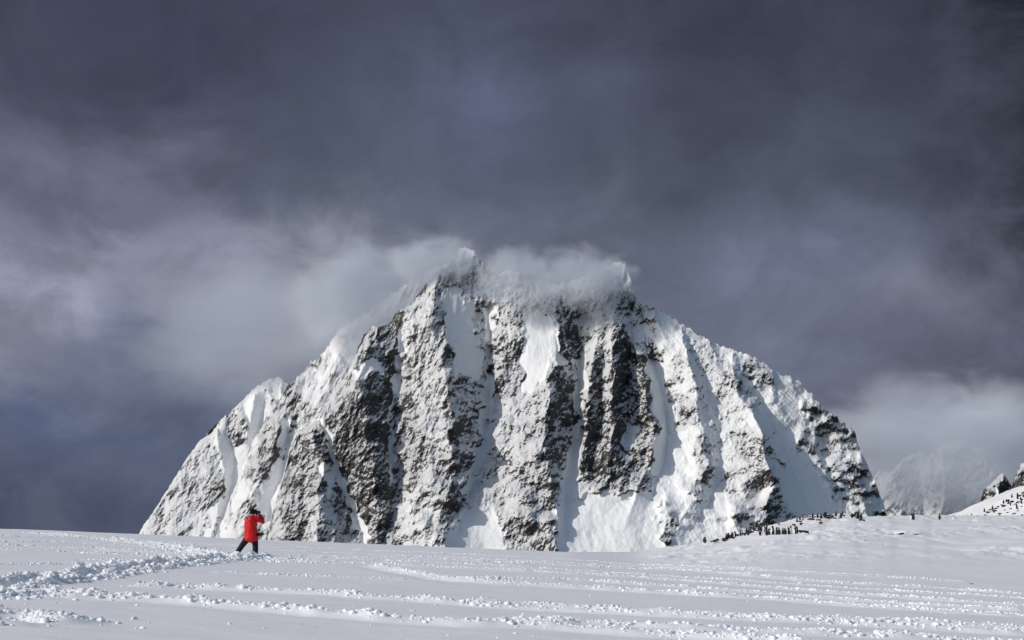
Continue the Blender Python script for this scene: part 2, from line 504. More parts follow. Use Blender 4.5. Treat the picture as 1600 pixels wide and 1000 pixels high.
def sample(grid, x0, y0, step, px, py):
    h, w = grid.shape
    fx = np.clip((px - x0) / step, 0, w - 1.001); fy = np.clip((py - y0) / step, 0, h - 1.001)
    ix = fx.astype(int); iy = fy.astype(int); tx = fx - ix; ty = fy - iy
    return ((grid[iy, ix] * (1 - tx) + grid[iy, ix + 1] * tx) * (1 - ty) + (grid[iy + 1, ix] * (1 - tx) + grid[iy + 1, ix + 1] * tx) * ty)

def strokes(px, py, base, items):
    """How bare the rock is, from a base value and soft strokes ((points), radius, value)."""
    wx = px + 9 * fbm(px / 26, py / 34, 3, 51); wy = py + 9 * fbm(px / 26, py / 34, 3, 52)
    R = np.zeros(px.shape) + base
    for pts, rad, val in items:
        xs = [p[0] for p in pts]; ys = [p[1] for p in pts]
        m = (px > min(xs) - rad * 2 - 20) & (px < max(xs) + rad * 2 + 20) & (py > min(ys) - rad * 2 - 20) & (py < max(ys) + rad * 2 + 20)
        if not m.any(): continue
        if len(pts) == 1: d = np.hypot(wx[m] - pts[0][0], wy[m] - pts[0][1])
        else: d, _ = poly_dist(wx[m], wy[m], pts)
        k = sstep(rad * 1.35, rad * 0.65, d)
        if 1045 < xs[0] < 1260 and val > .3: val = .3 + (val - .3) * .72
        R[m] = R[m] * (1 - k) + (val if val < .3 else .3 + (val - .3) * .8 + .04) * k
    return R

def sheet(px_lo, px_hi, nc, nr, top_pts, curves, dist, slope, base_row, base_rock, rock_strokes, seed=0, rough=1.0, back=14, step=2.5, top_noise=2.5):
    cols = np.linspace(px_lo, px_hi, nc)
    tx = [p[0] for p in top_pts]; ty = [p[1] for p in top_pts]
    top = np.interp(cols, tx, ty) + top_noise * fbm(cols / 9, cols * 0, 4, seed + 5, 0.6)
    t = np.linspace(0, 1, nr)
    PX = np.repeat(cols[None, :], nr, 0)
    PY = base_row + t[:, None] * (np.minimum(top, base_row - 1)[None, :] - base_row)
    y_lo = min(ty) - 10
    g = diffuse(list(curves), px_lo, px_hi, y_lo, base_row + 5, step)
    px = PX.ravel(); py = PY.ravel()
    # spurs wander instead of following the drawn lines exactly
    R = strokes(px, py, np.interp(px, [p[0] for p in base_rock], [p[1] for p in base_rock]) if isinstance(base_rock, list) else base_rock, rock_strokes)
    low = sstep(base_row, base_row - 60, py) * sstep(0.04, 0.34, R)
    ax = px + low * 9 * fbm(px / 55, py / 62, 4, seed + 1, 0.55); ay = py + 9 * fbm(px / 55, py / 62, 4, seed + 2, 0.55)
    v = (0.88 + 0.35 * low * fbm(px / 75, py / 48, 3, seed + 8)) * sample(g, px_lo, y_lo, step, ax, ay)
    dip = 0.45                                                 # the strata and ribs lean
    fall = (px - 770) / (py - 150) * 470
    smth = 0.16 + 0.84 * sstep(0.02, 0.36, R)
    big = 6 * smth * fbm(px / 52, py / 80, 3, seed + 3)
    spur = -4.0 * smth * ridged(fall / 30 + 0.3 * fbm(px / 60, py / 60, 2, seed + 4), py / 95, 3, seed + 6)
    rr = np.clip(R, 0, 1)
    crag = -12.5 * (0.05 + 1.15 * rr ** 1.5) * ridged((px + 0.35 * py) / 42 + 0.4 * fbm(px / 50, py / 50, 2, seed + 40), (py - 0.5 * px) / 58, 3, seed + 41, 0.5)
    led = -5.6 * (0.10 + 1.25 * rr ** 1.4) * ridged((px + dip * py) / 12, (py - dip * px) / 25, 4, seed + 9, 0.55)
    fine = -2.8 * (0.08 + 1.2 * rr ** 1.3) * ridged((px + 0.2 * py) / 6.5, (py - 0.3 * px) / 8.0, 3, seed + 12, 0.6)
    bench = 2.0 * (0.05 + rr) * np.tanh(2.5 * fbm((px - 0.2 * py) / 48, (py + 0.45 * px) / 19, 3, seed + 45, 0.55))
    grit = 1.0 * (0.08 + rr) * fbm(px / 2.6, py / 2.9, 2, seed + 15)
    flute = (1 - rr) * (0.32 * ridged(fall / 7, py / 110, 2, seed + 18) + 0.5 * fbm(fall / 15, py / 60, 2, seed + 20)) * -1.0
    env = sstep(0, 0.05, 1 - np.repeat(t[:, None], nc, 1).ravel())  # keep the crest line itself tidy
    right = sstep(1020, 1080, px) * sstep(1300, 1240, px)
    spur = spur * (1 - 0.6 * right)
    flute = flute + right * (1 - rr) * -1.7 * ridged(fall / 8 + 0.3 * fbm(px / 30, py / 60, 2, seed + 36), py / 170, 2, seed + 35)
    det = (big + spur + (crag + bench + led + fine + grit) * rough + flute) * (0.25 + 0.75 * env)
    k = dist / F
    d = slope * (base_row - py) + v + det
    D = d.reshape(nr, nc)
    # how steep each spot is: ledges keep snow, steps shed it
    dy = np.gradient(D, axis=0) / np.maximum(-np.gradient(PY, axis=0), 0.15)      # depth gained per row climbed
    dx = np.gradient(D, axis=1) / np.gradient(PX, axis=1)
    loc = dy - slope
    bare = R.reshape(nr, nc) - 0.20 * np.clip(loc, -2.2, 2.2) + 0.06 * np.clip(dx, -2, 2)
    nz = (0.13 * fbm(px / 55, py / 75, 2, seed + 22) + 0.17 * fbm((px + dip * py) / 8, (py - dip * px) / 24, 3, seed + 23)
          + 0.15 * fbm((px + 0.4 * py) / 3.6, (py - 0.4 * px) / 6.5, 2, seed + 26) + 0.17 * fbm(px / 2.3, py / 2.6, 2, seed + 28))
    chute = sstep(0.55, 0.95, ridged(fall / 26 + 0.25 * fbm(px / 40, py / 50, 2, seed + 33), py / 140, 2, seed + 34))
    bare = bare + ((nz - 0.16 * chute) * (0.30 + 0.85 * np.clip(R * 2.2, 0, 1))).reshape(nr, nc)
    Y = dist + d * k
    X = (px - PX0) / F * Y
    Z = EYE + (PYH - py) / F * Y
    V = np.stack([X, Y, Z], -1)
    # far side of the ridge, down to the sea
    crest = V[-nc:]
    fall_len = np.linspace(0, 1, back + 1)[1:] ** 1.4
    hgt = np.maximum(crest[:, 2] + 60, 5)
    bv = []
    for s in fall_len:
        q = crest.copy()
        q[:, 1] += hgt * s * 0.85 + 4 * s
        q[:, 2] -= hgt * s
        q[:, 1] += 18 * s * (1 - s) * fbm(cols / 30, np.full(nc, s * 4), 3, seed + 30)
        bv.append(q)
    V = np.vstack([V] + bv)
    rk = np.concatenate([bare.ravel(), np.full(nc * back, 0.35)])
    dust = np.concatenate([R, np.full(nc * back, 0.3)])
    return V, grid_faces(nr + back, nc), np.stack([rk, dust], -1)

def join_sheets(parts):
    V, Fc, A, off = [], [], [], 0
    for v, f, a in parts:
        V.append(v); Fc.append(f + off); A.append(a); off += len(v)
    return np.vstack(V), np.vstack(Fc), np.concatenate(A, 0)

BASE = 872
MAIN_TOP = [(400, 880), (410, 866), (416, 836), (428, 790), (442, 745), (452, 702), (468, 672), (490, 662), (502, 652), (510, 628), (528, 602), (545, 578), (556, 552), (568, 524),
            (578, 512), (608, 507), (617, 490), (630, 481), (642, 474), (652, 460), (666, 444), (680, 428), (690, 420), (700, 417), (708, 406), (716, 394), (724, 387), (736, 390),
            (748, 402), (760, 416), (775, 424), (800, 424), (835, 436), (862, 444), (890, 440), (920, 430), (945, 418), (962, 411), (976, 412), (984, 430), (990, 458), (1002, 474),
            (1020, 482), (1045, 492), (1065, 507), (1090, 522), (1120, 537), (1150, 548), (1180, 560), (1192, 566), (1202, 577), (1230, 588), (1250, 597), (1262, 612), (1275, 625),
            (1290, 640), (1305, 650), (1315, 660), (1328, 668), (1336, 676), (1341, 695), (1350, 715), (1360, 735), (1370, 760), (1380, 785), (1388, 815), (1394, 866), (1396, 880)]
def with_v(pts, v): return [(x, y, v) for x, y in pts]
MAIN_CURVES = [
    [(x, y, float(np.interp(x, [400, 440, 500, 560, 1000, 1190, 1262, 1336, 1394], [70, 55, 32, 22, 28, 26, 46, 84, 120]))) for x, y in MAIN_TOP],
    # lower left triangle buttress and its couloir
    [(490, 668, 10), (505, 722, -12), (502, 790, -32), (492, 872, -55)], [(440, 790, 5), (450, 872, -15)],
    [(504, 655, 15), (512, 690, 26), (525, 730, 30), (540, 770, 30), (556, 810, 22), (574, 852, 0), (580, 872, -8)],
    # big dark wall
    [(590, 520, 5), (572, 560, -8), (560, 600, -24), (570, 660, -42), (580, 720, -30), (592, 790, -36), (590, 845, -42), (592, 872, -50)],
    [(530, 620, 4), (535, 680, -14), (548, 730, 2)], [(555, 760, 8), (580, 765, -4)],
    [(632, 482, 12), (626, 510, 26), (628, 545, 34), (622, 590, 36), (616, 620, 34), (611, 660, 30), (613, 700, 28), (618, 740, 22), (618, 780, 12), (610, 815, -6), (600, 850, -24)],
    # rib beside the shaded couloir
    [(645, 500, 4), (650, 540, 2), (656, 590, -4), (662, 640, -14), (660, 700, -22)],
    [(690, 426, 10), (682, 450, -4), (676, 490, -18), (682, 530, -32), (690, 560, -38), (697, 590, -46), (703, 620, -54), (708, 642, -60), (704, 700, -64), (702, 760, -68), (694, 872, -78)],
    [(640, 760, -35), (645, 872, -62)],
    [(722, 392, 24), (730, 440, 34), (738, 500, 34), (742, 560, 36), (745, 620, 32), (738, 680, 14)],
    [(756, 430, 44), (762, 480, 62), (765, 540, 72), (767, 600, 76), (765, 650, 70), (757, 690, 52), (748, 720, 38), (736, 760, 4), (722, 800, -28), (712, 850, -58), (710, 872, -66)],
    # broad middle buttress
    [(790, 470, 26), (785, 560, 30), (790, 640, 10), (780, 720, -8), (770, 780, -28), (750, 872, -52)],
    [(862, 470, 8), (868, 540, -8), (866, 580, -22), (858, 610, -36), (853, 640, -48), (848, 700, -58), (855, 740, -66), (866, 780, -74), (872, 820, -80), (868, 872, -88)],
    [(815, 640, -14), (808, 740, -36), (800, 872, -66)],
    [(830, 500, 6), (825, 560, -2)],
    [(900, 470, 34), (906, 510, 44), (905, 560, 50), (905, 600, 52), (907, 650, 52), (900, 700, 42), (890, 750, 5), (884, 790, -34), (882, 830, -62), (882, 872, -84)],
    # three dark pillars and the apron below
    [(940, 470, 10), (936, 530, -6), (926, 570, -16), (919, 620, -26), (912, 700, -34), (906, 742, -34)],
    [(946, 540, 10), (940, 620, 6), (933, 690, -4), (930, 740, -16)],
    [(962, 440, 10), (966, 520, -18), (957, 600, -38), (956, 680, -50), (952, 745, -52)],
    [(986, 480, 30), (984, 540, 30), (980, 600, 28), (977, 660, 14), (975, 710, -6)],
    [(988, 530, 14), (1000, 570, -6), (1009, 620, -22), (1018, 655, -36), (1008, 700, -36), (1000, 735, -38)],
    [(915, 775, -38), (945, 790, -50), (985, 775, -44)], [(925, 830, -62), (930, 872, -84)],
    [(1032, 660, -30), (1018, 710, -46), (995, 765, -58), (976, 828, -72)],
    [(1000, 480, 34), (1006, 520, 42), (1020, 560, 44), (1032, 600, 42), (1041, 640, 34), (1044, 680, 20), (1038, 720, -8), (1022, 770, -36), (1002, 820, -64), (985, 872, -90)],
    # snowy right shoulder with its ribs
    [(1022, 484, 14), (1036, 530, 14), (1050, 580, 6), (1058, 640, -4), (1065, 700, -14), (1060, 750, -28)],
    [(1065, 507, 12), (1068, 540, -2), (1076, 570, -14), (1085, 600, -24), (1091, 640, -34), (1101, 680, -44), (1107, 715, -50), (1096, 760, -56), (1072, 800, -66), (1050, 830, -78), (1034, 872, -92)],
    [(1074, 520, 20), (1087, 560, 18), (1103, 600, 14), (1116, 640, 8), (1124, 680, 2), (1124, 720, -4), (1112, 765, -26), (1090, 815, -52), (1068, 872, -80)],
    [(1110, 535, 14), (1128, 590, 2), (1140, 650, -8), (1138, 710, -16)],
    [(1150, 552, 14), (1151, 600, -10), (1160, 622, -18), (1170, 642, -28), (1181, 666, -42), (1191, 690, -54), (1201, 730, -62), (1207, 770, -68), (1200, 810, -74), (1180, 872, -88)],
    [(1140, 790, -40), (1128, 872, -76)],
    [(1164, 566, 24), (1182, 606, 28), (1202, 650, 36), (1222, 690, 46), (1244, 740, 50), (1264, 790, 46), (1282, 872, 26)],
    [(1196, 574, 20), (1208, 612, 18), (1226, 650, 32), (1240, 690, 42)],
    [(1236, 594, 30), (1246, 640, 40), (1264, 680, 48), (1282, 730, 50), (1290, 752, 52)],
    [(1252, 604, 44), (1270, 660, 60), (1292, 720, 66), (1310, 780, 64), (1320, 872, 50)],
    [(1268, 624, 54), (1292, 660, 56), (1312, 692, 56), (1332, 732, 56), (1347, 772, 56), (1362, 830, 52), (1368, 872, 48)],
]
MAIN_ROCK = [
    # (points), radius, how bare
    ([(455, 705), (500, 668)], 15, .64), ([(512, 640), (550, 582)], 14, .6), ([(565, 540), (576, 520), (612, 508), (640, 480)], 13, .70), ([(650, 470), (684, 432)], 9, .5),
    ([(530, 650), (560, 830)], 62, .58), ([(955, 590), (955, 745)], 46, .58), ([(1100, 560), (1200, 760)], 40, .30),
    ([(470, 700), (480, 860)], 32, .62), ([(510, 780), (500, 850)], 20, .42), ([(520, 770), (512, 735)], 10, .2),
    ([(570, 530), (610, 515)], 22, .72), ([(560, 560), (545, 585)], 14, .66), ([(560, 578), (615, 566)], 11, .05),
    ([(530, 630), (600, 610)], 30, .54), ([(545, 690), (600, 660)], 45, .66), ([(560, 760), (600, 720)], 40, .84), ([(575, 820), (592, 840)], 28, .72),
    ([(600, 680), (604, 600), (606, 560)], 12, .72),
    ([(504, 655), (512, 690), (525, 730), (540, 770), (556, 810), (574, 852)], 6, .1),
    ([(632, 482), (627, 520), (628, 545)], 6, .1), ([(621, 590), (611, 660), (616, 750)], 4, .22),
    ([(628, 480), (618, 510)], 10, .6),
    ([(650, 500), (660, 560)], 18, .42), ([(640, 640), (650, 690)], 26, .68), ([(635, 700), (640, 740)], 18, .6), ([(665, 620), (680, 680)], 18, .44),
    ([(650, 790), (655, 860)], 30, .40), ([(690, 720), (712, 790)], 18, .62), ([(710, 740), (706, 680)], 10, .56), ([(703, 648), (710, 662)], 10, .95),
    ([(724, 395), (736, 425)], 20, .22), ([(690, 432), (704, 450)], 11, .58), ([(680, 470), (675, 540)], 14, .44),
    ([(712, 470), (728, 540), (735, 580)], 20, .02), ([(725, 600), (735, 640)], 18, .44), ([(738, 690), (725, 760)], 12, .45),
    ([(733, 420), (745, 470)], 14, .36), ([(762, 480), (766, 600), (757, 690), (735, 765)], 8, .05), ([(775, 520), (772, 570)], 10, .62),
    ([(716, 855), (745, 815), (765, 855)], 26, .0),
    ([(790, 600), (815, 580)], 16, .58), ([(800, 640), (790, 690)], 26, .44), ([(830, 680), (840, 720)], 20, .52), ([(780, 745), (800, 760)], 20, .48), ([(835, 760), (830, 800)], 24, .58),
    ([(820, 840), (855, 845)], 18, .55), ([(845, 510), (838, 560)], 22, .02), ([(870, 530), (880, 560)], 14, .12), ([(855, 480), (850, 460)], 14, .42), ([(838, 580), (830, 600)], 12, .1),
    ([(885, 500), (895, 545)], 14, .66), ([(872, 640), (862, 700)], 16, .76), ([(885, 610), (885, 690)], 16, .62),
    ([(907, 560), (906, 650), (895, 720), (885, 780)], 8, .0), ([(880, 800), (885, 850)], 14, .0),
    ([(922, 640), (915, 730)], 14, .84), ([(950, 500), (945, 560)], 18, .45), ([(950, 640), (945, 740)], 24, .72), ([(972, 520), (972, 640)], 12, .88), ([(998, 570), (1000, 690)], 18, .80), ([(1015, 650), (1018, 680)], 10, .85),
    ([(975, 720), (960, 760)], 24, .72), ([(986, 690), (988, 670)], 10, .0), ([(960, 450), (975, 470)], 18, .55),
    ([(1020, 690), (1000, 760), (976, 820)], 11, .56), ([(900, 830), (925, 800), (985, 800), (1000, 850)], 30, .0), ([(940, 845), (1000, 850)], 34, .0), ([(1020, 780), (990, 840)], 16, .0),
    ([(1008, 520), (1028, 590), (1042, 660), (1030, 740)], 12, .04), ([(1012, 530), (1022, 560)], 9, .6),
    ([(1045, 500), (1060, 530)], 14, .2), ([(1052, 590), (1062, 560)], 14, .38), ([(1070, 630), (1072, 655)], 18, .56), ([(1095, 690), (1100, 740), (1090, 765)], 14, .5), ([(1040, 840), (1048, 820)], 10, .5),
    ([(1100, 565), (1120, 560)], 14, .42), ([(1130, 575), (1145, 590)], 14, .48), ([(1170, 575), (1188, 588)], 18, .58), ([(1130, 620), (1145, 650)], 14, .38), ([(1168, 615), (1176, 630)], 9, .5),
    ([(1120, 690), (1140, 720)], 10, .34), ([(1170, 690), (1185, 740)], 22, .54), ([(1150, 740), (1160, 790)], 24, .42), ([(1205, 800), (1195, 840)], 22, .54), ([(1230, 800), (1250, 820)], 14, .45),
    ([(1225, 590), (1240, 640)], 14, .06), ([(1215, 680), (1235, 740)], 10, .12), ([(1250, 760), (1290, 820)], 30, .04), ([(1140, 840), (1100, 850)], 20, .03),
    ([(1275, 640), (1300, 690)], 18, .48), ([(1305, 660), (1330, 690)], 14, .52), ([(1330, 730), (1345, 780)], 12, .62), ([(1262, 690), (1300, 720)], 16, .4), ([(1350, 800), (1365, 840)], 10, .4), ([(1368, 780), (1378, 830)], 8, .3),
]
L2_TOP = [(318, 884), (335, 846), (352, 800), (364, 768), (376, 738), (387, 708), (401, 678), (416, 655), (430, 640), (444, 612), (456, 595), (470, 583), (490, 565), (510, 545), (525, 522),
          (540, 506), (560, 496), (575, 486), (600, 468), (630, 446), (655, 430), (680, 418), (705, 410), (720, 414), (740, 430), (760, 470), (770, 500)]
L2_CURVES = [with_v(L2_TOP[:13], 46), with_v(L2_TOP[12:], 30),
    [(440, 650, 6), (425, 700, -8), (405, 760, -22), (375, 830, -42), (350, 880, -60)],
    [(470, 620, 22), (452, 680, 22), (440, 740, 12), (420, 800, -8), (400, 872, -30)],
    [(540, 530, 10), (510, 580, 6), (490, 640, 0), (475, 700, -6), (450, 780, -22)],
    [(600, 480, 16), (570, 540, 20), (545, 600, 20)], [(640, 440, 10), (600, 520, 4), (580, 600, 0)]]
L2_ROCK = [([(440, 640), (420, 690), (400, 740)], 17, .64), ([(455, 610), (462, 640)], 14, .62), ([(478, 590), (500, 570)], 12, .46), ([(480, 640), (470, 680)], 12, .42),
    ([(440, 690), (446, 660)], 9, .05), ([(420, 790), (440, 740)], 20, .06), ([(385, 800), (370, 850)], 18, .42), ([(410, 840), (400, 860)], 14, .5), ([(530, 540), (560, 560)], 18, .08),
    ([(540, 520), (560, 505)], 12, .42), ([(590, 480), (640, 440)], 16, .38)]
L1_TOP = [(200, 884), (212, 842), (226, 818), (242, 796), (262, 764), (278, 738), (292, 716), (311, 690), (336, 664), (352, 650), (371, 634), (384, 620), (396, 607), (414, 596), (430, 589),
          (442, 592), (452, 606), (480, 650), (520, 730)]
L1_CURVES = [with_v(L1_TOP[:9], 30), with_v(L1_TOP[8:], 18),
    [(337, 668, 4), (342, 700, -8), (350, 740, -16), (340, 800, -34), (320, 872, -56)],
    [(372, 640, 20), (362, 680, 24), (366, 720, 18), (362, 760, 6), (335, 830, -16), (318, 872, -30)],
    [(398, 612, 2), (392, 650, -6), (384, 690, -10)], [(420, 600, 18), (408, 660, 20), (390, 720, 14), (370, 780, -4), (345, 850, -28)],
    [(290, 740, 4), (280, 800, -14), (265, 872, -34)], [(250, 810, 14), (240, 872, -6)]]
L1_ROCK = [([(250, 800), (300, 730), (330, 690)], 24, .44), ([(310, 790), (335, 750)], 20, .50), ([(260, 850), (310, 840)], 26, .42), ([(325, 790), (340, 770)], 9, .58),
    ([(372, 660), (378, 690)], 13, .56), ([(350, 690), (362, 730), (362, 770), (330, 830)], 12, .03), ([(350, 660), (345, 690)], 8, .06), ([(400, 620), (395, 680), (375, 750)], 16, .03), ([(425, 610), (430, 600)], 10, .1)]

def build_mountain():
    parts = [
        sheet(400, 1396, 960, 540, MAIN_TOP, MAIN_CURVES, 3000, 0.55, BASE, [(420, .53), (700, .50), (880, .48), (1000, .44), (1050, .22), (1250, .18), (1300, .36)], MAIN_ROCK, seed=100, top_noise=4.0),
        sheet(318, 770, 300, 300, L2_TOP, L2_CURVES, 3150, 0.62, BASE, .34, L2_ROCK, seed=200, step=3, top_noise=6.0),
        sheet(200, 520, 240, 230, L1_TOP, L1_CURVES, 3330, 0.70, BASE, .38, L1_ROCK, seed=300, step=3),
    ]
    V, Fc, A = join_sheets(parts)
    me = mesh_np('mountain', V, Fc, [M_MOUNT], {'rock': A[:, 0], 'dust': A[:, 1]})
    tag(link('mountain', me), 'steep snow-plastered rock mountain with couloirs and dark pillars', kind='structure')

    # fainter peaks in the murk at the right
    R1_TOP = [(1330, 880), (1340, 800), (1352, 768), (1372, 735), (1392, 738), (1412, 716), (1436, 704), (1452, 712), (1470, 694), (1500, 686), (1530, 700), (1560, 740), (1580, 880)]
    R2_TOP = [(1524, 880), (1529, 800), (1531, 782), (1537, 766), (1548, 756), (1560, 744), (1566, 739), (1574, 748), (1580, 760), (1586, 745), (1592, 730), (1600, 722), (1620, 700), (1660, 690), (1720, 740), (1780, 880)]
    far = [
        ('distant_mountain', 'faint snowy crag half lost in cloud beyond the main peak', sheet(1330, 1580, 200, 170, R1_TOP,
            [with_v(R1_TOP[:6], 30), with_v(R1_TOP[6:], 30), [(1400, 740, 0), (1410, 872, -40)], [(1440, 720, 24), (1440, 872, 0)], [(1475, 700, -6), (1470, 872, -40)], [(1500, 700, 20), (1505, 872, 10)]],
            4700, 0.7, BASE, .48, [([(1415, 750), (1410, 800)], 16, .5), ([(1472, 750), (1462, 800)], 10, .6), ([(1485, 785), (1486, 792)], 6, .7)], seed=400, step=3, back=6)),
        ('distant_crag', 'dark rocky crag streaked with snow above the right hill', sheet(1524, 1780, 220, 200, R2_TOP,
            [with_v(R2_TOP[:7], 40), with_v(R2_TOP[6:], 24), [(1540, 780, 4), (1545, 872, -10)], [(1562, 745, 0), (1560, 872, -30)], [(1578, 764, 26), (1578, 872, 10)], [(1594, 740, -4), (1600, 872, -30)]],
            3500, 0.5, BASE, .52, [([(1538, 770), (1534, 800)], 7, .8), ([(1568, 750), (1572, 790)], 8, .68), ([(1595, 740), (1592, 790)], 8, .76), ([(1553, 762), (1556, 775)], 5, .15)], seed=500, step=3, back=6)),
    ]
    for nm, lab, (v, f, a) in far:
        tag(link(nm, mesh_np(nm, v, f, [M_MOUNT], {'rock': a[:, 0], 'dust': a[:, 1]})), lab, kind='structure')
build_mountain()
#PART2
# ------------------------------------------------------------------ clouds on and around the peaks
def at(px, py, y):
    return Vector(((px - PX0) / F * y, y, EYE + (PYH - py) / F * y))

def cloud(px, py, y, rx, ry, rz, dens, label, soft=1.0, nscale=2.2, cut=0.42, seed=0.0, aniso=-0.3, tilt=0.0, stretch=(1, 1, 1)):
    """rx, rz in photo pixels at that distance, ry (depth) in metres; a closed body of drifting mist."""
    bm = bmesh.new()
    bmesh.ops.create_icosphere(bm, subdivisions=3, radius=1.0)
    me = bpy.data.meshes.new('cloud'); bm.to_mesh(me); bm.free()
    o = link('cloud', me)
    o.location = at(px, py, y); o.scale = (rx / F * y, ry, rz / F * y); o.rotation_euler = (0, tilt, 0)
    m = bpy.data.materials.new('cloud_mist'); m.use_nodes = True
    T = NT(m.node_tree)
    co = T.n('ShaderNodeTexCoord').outputs['Object']
    ln = T.n('ShaderNodeVectorMath', operation='LENGTH'); T.link(co, ln.inputs[0])
    edge = T.rng(ln.outputs['Value'], 1.0, 0.25)
    nv = T.vmath('ADD', T.vmath('MULTIPLY', co, (stretch[0], stretch[1], stretch[2])), (seed, seed * 1.7, seed * 0.6))
    n = T.noise(nv, nscale, 4, 0.55, 0.4)
    body = T.rng(T.math('ADD', n, T.math('MULTIPLY', T.math('SUBTRACT', edge, 0.5), 0.55 * soft)), cut, cut + 0.34)
    den = T.math('MULTIPLY', T.math('MULTIPLY', body, edge), dens)
    pv = T.n('ShaderNodeVolumePrincipled')
    pv.inputs['Color'].default_value = (0.88, 0.92, 0.975, 1)
    pv.inputs['Anisotropy'].default_value = aniso
    T.link(den, pv.inputs['Density'])
    out = T.n('ShaderNodeOutputMaterial'); T.link(pv.outputs[0], out.inputs['Volume'])
    me.materials.append(m)
    tag(o, label, kind='stuff')
    return o

cloud(410, 520, 3680, 350, 240, 180, 0.0048, 'grey cloud bank drifting behind the left ridge', seed=1.3, cut=0.38, nscale=3.0, stretch=(1, .5, 1.1))
cloud(565, 468, 3405, 190, 100, 140, 0.021, 'pale mist hiding the crest of the left ridge', seed=4.1, cut=0.36, nscale=3.0, stretch=(1, .35, 1))
cloud(680, 412, 3350, 120, 85, 70, 0.022, 'bright mist streaming off the left of the summit', seed=6.6, cut=0.38, nscale=3.0, stretch=(1, .35, .8))
cloud(805, 436, 3250, 100, 80, 84, 0.020, 'thin mist veiling the saddle right of the summit', seed=7.7, cut=0.38, nscale=3.0, stretch=(1, .35, .7))
cloud(895, 436, 3240, 115, 85, 80, 0.022, 'torn mist drifting before the middle of the crest', seed=9.4, cut=0.40, nscale=3.2, stretch=(1, .35, .7))
cloud(955, 436, 3280, 70, 70, 56, 0.024, 'small cap of cloud sitting on the right summit', seed=2.9, cut=0.38, nscale=2.6, stretch=(1, .4, 1))
cloud(1500, 705, 4000, 380, 300, 195, 0.0078, 'bank of grey mist hiding the far peaks', seed=5.2, cut=0.40, nscale=3.4, stretch=(1, .4, 1))

# ------------------------------------------------------------------ clods of turned snow
def ico(sub):
    bm = bmesh.new(); bmesh.ops.create_icosphere(bm, subdivisions=sub, radius=1.0)
    v = np.array([x.co[:] for x in bm.verts]); f = np.array([[w.index for w in x.verts] for x in bm.faces]); bm.free()
    return v, f
def blobs(pos, size, sub, flat=(0.55, 0.9)):
    v0, f0 = ico(sub)
    n = len(pos); k = len(v0)
    jit = 1 + rng.normal(0, 0.20 if sub == 1 else 0.13, (n, k, 1))
    a = rng.uniform(0, 2 * np.pi, n); c, s = np.cos(a), np.sin(a)
    vv = v0[None] * jit
    vv = vv * np.stack([rng.uniform(.75, 1.35, n), rng.uniform(.75, 1.35, n), rng.uniform(*flat, n)], -1)[:, None, :]
    x = vv[..., 0] * c[:, None] - vv[..., 1] * s[:, None]; y = vv[..., 0] * s[:, None] + vv[..., 1] * c[:, None]
    vv = np.stack([x, y, vv[..., 2]], -1) * size[:, None, None] + pos[:, None, :]
    ff = f0[None] + (np.arange(n) * k)[:, None, None]
    return vv.reshape(-1, 3), ff.reshape(-1, 3)

def along(pts, n):
    P = np.array(pts); L = np.concatenate([[0], np.cumsum(np.hypot(*np.diff(P, axis=0).T))])
    s = rng.uniform(0, L[-1], n)
    return np.interp(s, L, P[:, 0]), np.interp(s, L, P[:, 1]), L[-1]

